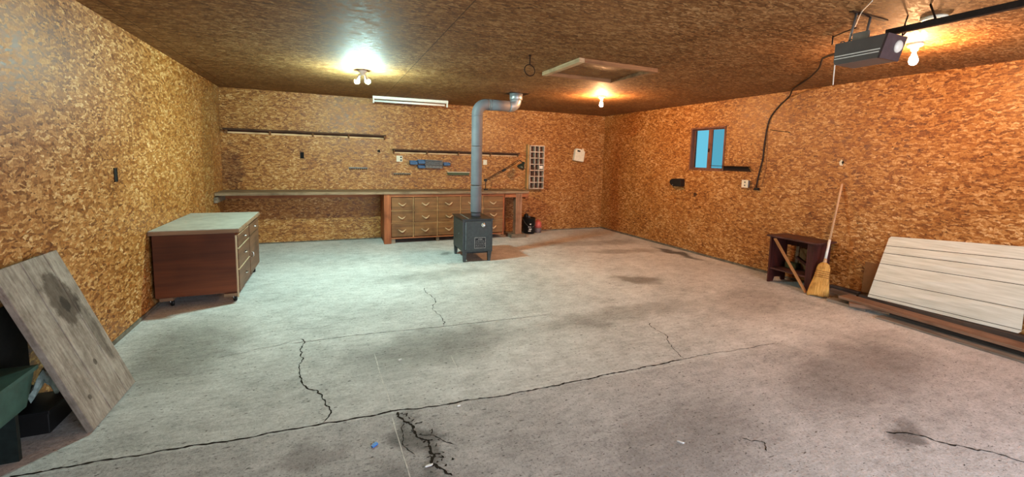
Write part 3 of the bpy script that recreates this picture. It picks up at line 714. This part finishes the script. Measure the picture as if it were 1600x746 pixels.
# white jug on the wall
t = thing('plastic_jug', 'white plastic jug hung tilted on the back wall near the right corner', 'jug', (6.985, -.055, 1.755), (0, .14, 0))
jb = MB(); 
prof = [(-.13, -.14), (.13, -.14), (.13, .10), (.09, .13), (-.02, .145), (-.10, .145), (-.13, .11)]
mb = MB(); mb.prism([(x, -.05, z) for x, z in prof], (0, .095, 0))
bmesh.ops.bevel(mb.b, geom=mb.b.edges[:], offset=.014, segments=3, affect='EDGES', profile=.5)
mb.build('body', m_jug, t)
MB().box(-.085, -.005, -.0545, -.045, .075, .108, .003).build('handle_opening', m_dark_hole, t)
MB().lathe([(.022, 0), (.022, .035), (.018, .04)], (.085, 0, .125), 16).build('cap', m_jug, t)

# pail and bottle on the floor
t = thing('pail', 'black pail with white lettering standing behind the right bench leg', 'pail', (5.66, -.24, 0))
MB().lathe([(.125, 0), (.128, .005), (.14, .33), (.147, .335), (.147, .35), (.138, .352), (.136, .34), (.02, .338)], (0, 0, 0), 28).build('body', m_black2, t)
MB().tube([(.143*math.cos(a), -.143*math.sin(a)-.01, .33-.17*math.sin(a)) for a in [PI*i/14 for i in range(15)]], .0035, 6).build('wire_handle', m_bracket, t)
mk = MB()
for (z, x0_, x1_) in ((.215, -.03, .005), (.205, -.025, -.0), (.15, -.06, .01), (.105, -.05, .02), (.09, -.03, .015), (.06, -.06, .0)):
    a0 = -PI/2+x0_/.14+.05-.12; a1 = -PI/2+x1_/.14+.05-.12
    for i in range(6):
        if i % 3 == 2 and z in (.15, .09): continue
        b0 = a0+(a1-a0)*i/6; b1 = a0+(a1-a0)*(i+1)/6; rr = .1375
        mk.prism([(rr*math.cos(b0), rr*math.sin(b0), z), (rr*math.cos(b1), rr*math.sin(b1), z), (rr*math.cos(b1), rr*math.sin(b1), z+.02), (rr*math.cos(b0), rr*math.sin(b0), z+.02)], (0, -.004, 0))
mk.build('white_lettering', m_white, t)
t2 = thing('spray_can', 'dark can with a grey cap lying on top of the black pail', 'can', (5.60, -.22, .352))
MB().lathe([(.045, 0), (.047, .006), (.047, .06), (.03, .078), (.03, .09)], (0, 0, 0), 18).build('body', m_black2, t2)
MB().lathe([(.03, 0), (.03, .03), (.02, .04)], (.055, -.03, .0), 14).build('cap', m_rack, t2)
t = thing('bottle', 'pink plastic bottle with grey lower half beside the black pail', 'bottle', (5.905, -.20, 0))
MB().lathe([(.07, 0), (.078, .008), (.08, .11)], (0, 0, 0), 22).build('lower_half', m_grey_p, t)
MB().lathe([(.08, .11), (.082, .17), (.072, .235), (.05, .26), (.03, .268)], (0, 0, 0), 22).build('upper_half', m_pink, t)
MB().lathe([(.026, .266), (.026, .292), (.02, .295)], (.0, 0, 0), 16).build('cap', m_pink, t)

# ------------------------------------------------------------------ right wall fittings
t = thing('wall_shelf', 'small dark metal shelf beside the window on the right wall', 'shelf', (W, -3.76, 1.60))
MB().box(-.10, -.001, -.30, .26, 0, .008).build('shelf_plate', m_rust, t)
MB().prism([(-.001, -.27, 0), (-.001, .20, 0), (-.001, .20, -.075), (-.001, -.33, -.075)], (-.006, 0, 0)).build('back_plate', m_rust, t)
MB().tube([(-.06, .26, .004), (-.09, .42, .006)], .005, 6).build('rod', m_rust, t)
t = thing('wall_holder', 'black metal bullet-shaped holder fixed to the right wall left of the window', 'holder', (W, -2.56, 1.27))
mb = MB(); pts = []
for (y, z) in ((.16, -.0), (.15, .035), (.11, .06), (.05, .07), (-.13, .075), (-.135, -.07), (.06, -.075), (.12, -.055), (.15, -.03)): pts.append((-.001, y, z))
mb.prism(pts, (-.10, 0, 0)); bmesh.ops.bevel(mb.b, geom=mb.b.edges[:], offset=.008, segments=2, affect='EDGES', profile=.5)
mb.build('case', m_black2, t)
MB().box(-.102, -.02, -.145, -.134, -.065, .065).build('end_flange', m_rust, t)
MB().box(-.105, -.101, .06, .08, -.055, -.04).build('screw', m_bracket, t)
t = thing('outlet_box', 'cream surface outlet box on the right wall below the small shelf', 'outlet', (W, -4.03, 1.335))
MB().box(-.045, -.001, -.05, .055, -.055, .055, .004).build('box', m_rack, t)
MB().box(-.052, -.045, -.055, .06, -.06, .06, .002).build('face_plate', m_plastic_w, t)
for zz in (-.025, .025): MB().lathe([(.014, 0), (.014, .002)], (-.052, 0, zz), 12, Euler((0, -PI/2, 0)).to_matrix()).build('socket', m_rack, t)

def smoothpath(pts, n=6):
    P = [Vector(p) for p in pts]; P = [P[0]*2-P[1]]+P+[P[-1]*2-P[-2]]; out = []
    for i in range(1, len(P)-2):
        for j in range(n):
            t_ = j/n; a, b, c, d = P[i-1:i+3]
            out.append(.5*((2*b)+(-a+c)*t_+(2*a-5*b+4*c-d)*t_*t_+(-a+3*b-3*c+d)*t_**3))
    out.append(P[-2]); return out
t = thing('power_cord', 'black power cord running from the opener along the ceiling and down the right wall', 'cord', (0, 0, 0))
MB().tube(smoothpath([(4.96, -6.90, 2.37), (5.25, -6.70, 2.50), (5.7, -6.33, 2.60), (5.95, -6.15, 2.64), (6.3, -5.9, 2.64), (6.97, -5.35, 2.688), (7.47, -4.83, 2.685), (W-.02, -4.62, 2.62), (W-.012, -4.47, 2.50), (W-.012, -4.33, 2.30), (W-.012, -4.285, 1.95), (W-.012, -4.28, 1.75), (W-.012, -4.235, 1.50), (W-.015, -4.205, 1.29)]), .0095, 8).build('cable', m_cable, t)
MB().box(W-.045, W-.004, -4.26, -4.19, 1.245, 1.285, .004).build('plug', m_cable, t)
MB().tube(smoothpath([(W-.008, -4.235, 1.27), (W-.008, -4.31, 1.40), (W-.008, -4.34, 1.75), (W-.008, -4.31, 2.1)]), .004, 6).build('cord_shadow', m_ledge, t)  # thin brown strand standing in for the cord's shadow on the wall
o = MB().tube([(W-.004, -4.35, 2.168), (W-.012, -4.50, 2.14), (W-.004, -4.67, 2.118)], .0045, 6).build('loose_wire', m_rust); tag(o, 'short dark wire stapled to the right wall beside the hanging cord', 'wire')
hp = MB().mat(m_plastic_w).prism([(W-.001, -5.375, 1.70), (W-.001, -5.40, 1.735), (W-.001, -5.43, 1.70), (W-.001, -5.42, 1.655), (W-.001, -5.385, 1.66)], (-.003, 0, 0)).mat(m_dark_hole).prism([(W-.003, -5.405, 1.70), (W-.003, -5.42, 1.72), (W-.003, -5.435, 1.705), (W-.003, -5.42, 1.665)], (-.003, 0, 0)).build('wall_patch')
tag(hp, 'small damaged white patch on the right wall above the broom', 'wall patch')

# ------------------------------------------------------------------ stool shelf
t = thing('shelf_stool', 'dark maroon wooden stool with a lower shelf against the right wall', 'stool', (7.48, -5.115, 0))
hx, hy = .19, .305
for sy in (1, -1):
    y = sy*hy
    MB().prism([(-hx, y-.0, 0), (-hx+.10, y, 0), (-hx+.12, y, .06), (hx-.12, y, .06), (hx-.10, y, 0), (hx-.03, y, 0), (hx-.03, y, .645), (-hx, y, .645)], (0, -sy*.022, 0)).build('side_panel', m_stool, t)
MB().box(-hx-.025, hx+.01, -hy-.045, hy+.04, .645, .668, .004).build('seat_board', m_stoolh, t)
MB().box(-hx+.01, hx-.035, -hy+.022, hy-.022, .19, .21).build('lower_shelf', m_stoolh, t)
MB().box(-hx+.005, -hx+.025, -hy+.022, -hy+.085, .0, .645).build('front_upright', m_stool, t)
MB().box(hx-.05, hx-.03, -hy+.022, hy-.022, .52, .645).build('back_rail', m_stool, t)
MB().box(hx-.045, hx-.03, hy-.20, hy-.16, .21, .645).build('back_slat', m_lumber, t)
MB().box(hx-.048, hx-.032, -hy+.03, hy-.22, .21, .50).build('back_board', m_brownboard, t)
# lath leaning in front
o = MB().box(-.008, .008, -.022, .022, 0, .80, .002).build('wood_lath', m_lath); L0 = Vector((7.235, -5.405, .012)); L1 = Vector((7.262, -4.895, .640))
o.location = L0; q = (L1-L0).to_track_quat('Z', 'X'); o.rotation_euler = q.to_euler(); tag(o, 'bare wooden lath leaning diagonally across the maroon stool', 'lath')
o = MB().mat(m_stool).box(-.03, .03, -.16, .16, 0, .03, .003, rot=(.0, 0, .0)).build('wood_offcut'); o.location = (7.52, -5.20, .212); o.rotation_euler = (.55, 0, .2)
o.location.z = .30; tag(o, 'dark wood offcut tilted on the lower shelf of the stool', 'offcut')
o = MB().box(-.05, .05, -.08, .08, 0, .08, .006).build('rag_bundle', plain('olive_rag', '#4c4526', .9, 0, .3)); o.location = (7.56, -4.98, .211); tag(o, 'olive bundle on the stool shelf beside the dark offcut', 'bundle')

# broom: leans on the wall
base = Vector((7.235, -5.55, 0)); tip = Vector((W-.014, -5.444, 1.43)); ax = (tip-base)
br = thing('corn_broom', 'straw corn broom with a wooden handle leaning on the right wall', 'broom', base)
q = ax.to_track_quat('Z', 'Y').to_euler(); 
# local frame: z along handle, x roughly horizontal along the wall
zv = ax.normalized(); xv = (Vector((0.25, -1, 0))-zv*zv.dot(Vector((0.25, -1, 0)))).normalized(); yv = zv.cross(xv)
br.rotation_euler = Matrix((xv, yv, zv)).transposed().to_euler()
Lb = ax.length; hd_ = MB()
secs = [(.0, .118, .034), (.02, .122, .036), (.12, .108, .036), (.22, .088, .035), (.30, .078, .034), (.36, .076, .032), (.40, .066, .030), (.425, .045, .026), (.44, .022, .02)]
rings = []; n = 28; rnd = random.Random(2)
for (z, a, b) in secs:
    rings.append([hd_.b.verts.new((a*math.cos(2*PI*j/n), b*math.sin(2*PI*j/n)*(1+.1*rnd.uniform(-1, 1)), z+(rnd.uniform(-.008, .012)+.02*math.cos(2*PI*j/n) if z < .01 else 0)+.012)) for j in range(n)])
for A, B in zip(rings, rings[1:]):
    for j in range(n): fc = hd_.b.faces.new((A[j], A[(j+1) % n], B[(j+1) % n], B[j])); fc.smooth = True
hd_.b.faces.new(rings[0][::-1]); hd_.b.faces.new(rings[-1])
hd_.build('straw_head', m_straw, br)
for z, a in ((.245, .0865), (.27, .084), (.295, .081), (.32, .080)):
    MB().tube([(a*math.cos(2*PI*j/24), .0375*math.sin(2*PI*j/24), z+.012) for j in range(24)], .003, 5, closed=True).build('stitching', m_stitch, br)
MB().tube([(0, 0, .44), (0, 0, .50)], [.024, .017], 14).build('neck_binding', m_handle, br)
MB().tube([(0, 0, .50), (0, 0, .75)], .0155, 14).build('white_sleeve', m_white, br)
MB().tube([(0, 0, .75), (0, 0, Lb-.015), (0, 0, Lb-.004)], [.0125, .0125, .008], 12).build('handle', m_handle, br)

# ------------------------------------------------------------------ boards and white panel on the right
def plank(name, label, a, b, wd, z0, th, m, cat='board', group=None, rot=0):
    """a, b: centre line ends on the floor plan"""
    A = Vector((a[0], a[1], 0)); B = Vector((b[0], b[1], 0)); L = (B-A).length
    o = MB().box(-wd/2, wd/2, 0, L, 0, th, .003).build(name, m); d = B-A
    o.location = (A.x, A.y, z0); o.rotation_euler = (0, 0, math.atan2(-d.x, d.y)); return tag(o, label, cat, group)
gp = 'loose lumber on the floor along the right wall'
plank('lumber_board', 'long dark timber on the floor directly under the white panel', (7.60, -5.84), (7.66, -8.0), .09, 0, .088, m_lumber_d, group=gp)
plank('lumber_board', 'long thin grey board nearest the room in the lumber pile', (7.16, -6.27), (7.13, -8.0), .15, 0, .02, m_lumber_g, group=gp)
plank('lumber_board', 'short grey board poking out beside the broom under the lumber', (7.26, -5.69), (7.28, -6.10), .15, 0, .035, m_lumber_g, group=gp)
plank('lumber_board', 'short tan timber with a dark side lying across the front of the pile', (7.155, -5.96), (7.36, -6.30), .085, 0.036, .038, m_lumber, group=gp)
plank('lumber_board', 'long dark plank under the reddish board in the pile', (7.37, -6.30), (7.35, -8.0), .16, .0, .045, m_lumber_d, group=gp)
plank('lumber_board', 'long reddish-brown board lying on top of the lumber pile', (7.295, -5.82), (7.225, -8.0), .20, .075, .03, m_lumber, group=gp)
plank('lumber_board', 'short tan board behind the broom close to the right wall', (7.50, -5.50), (7.48, -5.80), .20, 0, .07, m_lumber_g, group=gp)
plank('lumber_board', 'narrow dark board lying against the right wall behind the broom', (7.65, -5.46), (7.65, -5.80), .06, 0.0, .10, m_lumber_d, group=gp)
plank('lumber_board', 'small grey block on the floor under the corner of the white panel', (7.50, -7.10), (7.50, -8.0), .08, 0.0, .05, m_lumber_g, group=gp)

# hardboard sheet behind the white panel
o = MB().prism([(0, 0, 0), (0, -.55, 0), (0, -.55, .38), (0, 0, .38)], (.006, 0, 0)).build('hardboard_sheet', m_brownboard)
o.location = (7.665, -5.81, .105); o.rotation_euler = (0, .05, 0); tag(o, 'brown hardboard sheet leaning between the white panel and the wall', 'hardboard')
# white panel: a leaning sheet with routed grooves
BL, BR, TL, TR = Vector((7.565, -5.94, .09)), Vector((7.665, -7.19, .095)), Vector((7.697, -6.03, .835)), Vector((7.697, -7.17, .93))
pn = MB(); th = Vector((-.014, 0, -.003)); rc_ = .025
gs = [0, .045, .285, .56, .73, .85, 1.0]
nrm = (BR-BL).cross(TL-BL).normalized()
if nrm.x > 0: nrm = -nrm
def P(u, v): return (BL*(1-u)+BR*u)*(1-v)+(TL*(1-u)+TR*u)*v
pn.mat(m_panel)
for a, b in zip(gs, gs[1:]):
    a2 = a+(.004 if a > 0 else 0); b2 = b-(.004 if b < 1 else 0)
    poly = [P(0, a2), P(1, a2), P(1, b2), P(0, b2)]
    if b == 1: poly = [P(0, a2), P(1, a2), P(1, b2-.03), P(.985, b2), P(.015, b2), P(0, b2-.03)]
    if a == 0: poly = [P(.0, 0), P(.985, 0), P(1, .03), P(1, b2), P(0, b2)]
    pn.prism(poly, nrm*.012)
pn.mat(m_groove).prism([P(.002, .002), P(.98, .002), P(.998, .03), P(.998, .998-.03), P(.98, .998), P(.02, .998), P(.002, .97)], nrm*.007)
po = pn.build('grooved_panel'); tag(po, 'large white grooved wall panel leaning on the right wall', 'panel')

# ------------------------------------------------------------------ left foreground
lp = thing('leaning_plank', 'wide weathered grey plank panel leaning on the left wall', 'plank', (.41, -5.742, .014))
ang = -math.atan2(.335, .925); Lp = 1.02
for i, (a, b) in enumerate(((0, .222), (.229, .447), (.452, .592))):
    b_ = MB().box(-.034, 0, a, b, 0, Lp-(.0 if i else .0), .004).build('board', m_plank, lp); 
lp.rotation_euler = (0, ang, 0)
gb = thing('green_bench', 'low dark green painted bench in the left foreground', 'bench', (0, 0, 0))
MB().prism([(.012, -5.765, .435), (.215, -5.765, .435), (.215, -6.95, .435), (.012, -6.95, .435)], (0, 0, .022)).build('seat_board', m_greenpaint, gb)
MB().prism([(.2, -5.77, .435), (.2, -5.785, .40), (.2, -5.86, .27), (.2, -6.80, .27), (.2, -6.93, .40), (.2, -6.94, .435)], (-.022, 0, 0)).build('apron', m_greenpaint, gb)
MB().prism([(.04, -5.77, .435), (.04, -5.785, .40), (.04, -5.86, .27), (.04, -6.80, .27), (.04, -6.93, .40), (.04, -6.94, .435)], (-.022, 0, 0)).build('apron', m_greenpaint, gb)
m_legd = plain('black_green_paint', '#1c2624', .6, 0, .2)
for y in (-5.88, -6.78): MB().prism([(.05, y, .435), (.176, y, .435), (.176, y, .0), (.05, y, .0)], (0, -.025, 0)).build('leg', m_legd, gb)
o = MB().box(.001, .008, -6.9, -5.40, .001, .74, .001).build('shade_sheet', plain('shade_sheet_black', '#17140f', .9, 0, .2))  # black sheet added to stand in for the shade on the wall here
tag(o, 'added black sheet standing in for shade on the left wall behind the green bench', 'sheet')
t = thing('crate', 'low black crate on the floor beneath the leaning plank', 'crate', (.105, -5.53, 0))
MB().box(-.085, .085, -.13, .13, 0, .13, .006).build('body', m_black2, t)
MB().box(-.09, .09, -.135, .135, .118, .138, .004).build('rim', m_black2, t)
# crumpled plastic sheet behind bench, under the plank
mb = MB(); rnd = random.Random(9); G = []
for i in range(9):
    G.append([mb.b.verts.new((.03+.13*i/8, -5.64+.24*j/8, .305+rnd.uniform(-.02, .02)+.05*math.sin(i*.9+j*.7)-.008*j)) for j in range(9)])
for i in range(8):
    for j in range(8): mb.b.faces.new((G[i][j], G[i+1][j], G[i+1][j+1], G[i][j+1]))
r_ = bmesh.ops.extrude_face_region(mb.b, geom=mb.b.faces[:]); 
for v in [v for v in r_['geom'] if isinstance(v, bmesh.types.BMVert)]: v.co.z -= .055
o = mb.build('plastic_bundle', m_plasticbag); tag(o, 'crumpled clouded plastic bundle on the black crate beneath the leaning plank', 'plastic bundle')

# ------------------------------------------------------------------ garage door opener
t = thing('garage_door_opener', 'grey garage door opener unit with two white stripes under the ceiling', 'garage door opener', (0, 0, 0))
x0, x1, ya, yb, zl, zh = 4.95, 5.165, -6.875, -7.19, 2.352, 2.498
mb = MB(); mb.prism([(x0, ya, zh), (x0, yb, zh), (x0, yb+.035, zl), (x0, ya-.01, zl), (x0, ya, zl+.02)], (x1-x0, 0, 0))
mb.build('case', m_opener, t)
MB().box(x0-.002, x0, yb+.03, ya-.004, 2.405, 2.412).box(x0-.002, x0, yb+.035, ya-.004, 2.388, 2.394).build('white_stripes', m_white, t)
e = MB().prism([(x0-.001, yb+.001, zh+.001), (x0-.001, yb-.012, zh+.001), (x0-.001, yb+.028, zl-.002), (x0-.001, yb+.041, zl-.002)], (x1-x0+.002, 0, 0)).build('end_panel', m_opener_d, t)
ln = MB(); ln.lathe([(.045, 0), (.044, .006), (.036, .014), (.02, .018), (.002, .020)], (5.10, yb+.008, 2.435), 24, Euler((PI/2+.2, 0, 0)).to_matrix()@Matrix.Diagonal((.95, .9, 1)))
ln.build('light_lens', m_lens, t)
for (xa, ya_) in ((x0+.02, ya-.08), (x1-.03, ya-.08)):
    MB().tube([(xa, ya_, zh), (xa+.05, ya_+.0, H)], .008, 6).build('hanger_strap', m_bracket, t)
MB().box(x0+.0, x1+.2, ya-.10, ya-.07, H-.006, H).build('ceiling_strap', m_rust, t)
for yy in (ya-.035, ya-.09, ya-.15):
    MB().tube([(x0+.02, yy+.014*math.cos(a), zh+.014*math.sin(a)) for a in [PI*i/8 for i in range(9)]], .0035, 6).build('wire_loop', m_rack, t)
MB().box(x0+.015, x0+.03, ya-.20, ya-.10, zh, zh+.05, .002).build('motor_bracket', m_bracket, t)
t = thing('opener_rail', 'dark steel opener rail running from the opener to the garage door', 'rail', (5.10, yb, 2.535))
MB().box(-.018, .018, FY-yb+.002, .08, -.016, .022, .002).build('rail', m_rail, t)
MB().tube([(.0, -.18, .02), (.10, -.12, .09), (.14, -.08, .163)], .006, 6).build('rail_hanger', m_rail, t)
MB().tube([(.02, -.03, .0), (.14, .06, -.01), (.25, .10, .12), (.27, .1, .163)], .005, 6).build('wire', m_cable, t)
o = MB().tube(smoothpath([(4.958, -6.88, 2.38), (4.955, -6.882, 2.32), (4.958, -6.88, 2.27), (4.952, -6.885, 2.215)]), .0035, 6).build('pull_cord', m_wire_w); tag(o, 'short white pull cord hanging from the corner of the opener', 'cord')
o = MB().tube(smoothpath([(4.85, -7.14, 2.695), (5.0, -7.0, 2.692), (5.2, -6.86, 2.692), (5.32, -6.78, 2.694)]), .003, 6).build('bell_wire', m_wire_w); tag(o, 'thin pale wire stapled to the ceiling in front of the opener', 'wire')
o = MB().tube(smoothpath([(5.44, -6.55, 2.69), (5.36, -6.68, 2.685), (5.3, -6.80, 2.68)]), .005, 6).tube([(5.44, -6.55, 2.70), (5.44, -6.55, 2.63)], .006, 6).build('ceiling_hook', m_rust); tag(o, 'dark hooked rod on the ceiling left of the opener', 'hook')

# ------------------------------------------------------------------ litter
def scrap(label, x, y, sx, sy, rz, m, nm='paper_scrap', h=.006):
    mb = MB(); mb.prism([(-sx, -sy*.6, 0), (sx*.7, -sy, 0), (sx, sy*.4, 0), (.1*sx, sy, 0), (-sx*.8, sy*.7, 0)], (0, 0, h))
    o = mb.build(nm, m); o.location = (x, y, .0012); o.rotation_euler = (0, 0, rz); tag(o, label, 'litter', 'scraps on the concrete floor')
scrap('small blue scrap on the floor in the centre foreground', 1.875, -6.457, .022, .012, .8, m_bluescrap, 'plastic_scrap', .008)
scrap('tiny white scrap on the floor between the two long cracks', 2.159, -5.441, .016, .008, .6, m_whitescrap)
scrap('tiny white scrap just in front of the long crack', 2.421, -6.248, .012, .007, .2, m_whitescrap)
scrap('pale strip of litter beside the crumbling crack', 2.125, -6.735, .022, .006, .1, m_whitescrap)
scrap('white stick of litter on the right foreground floor', 3.521, -7.092, .004, .022, .6, m_whitescrap)
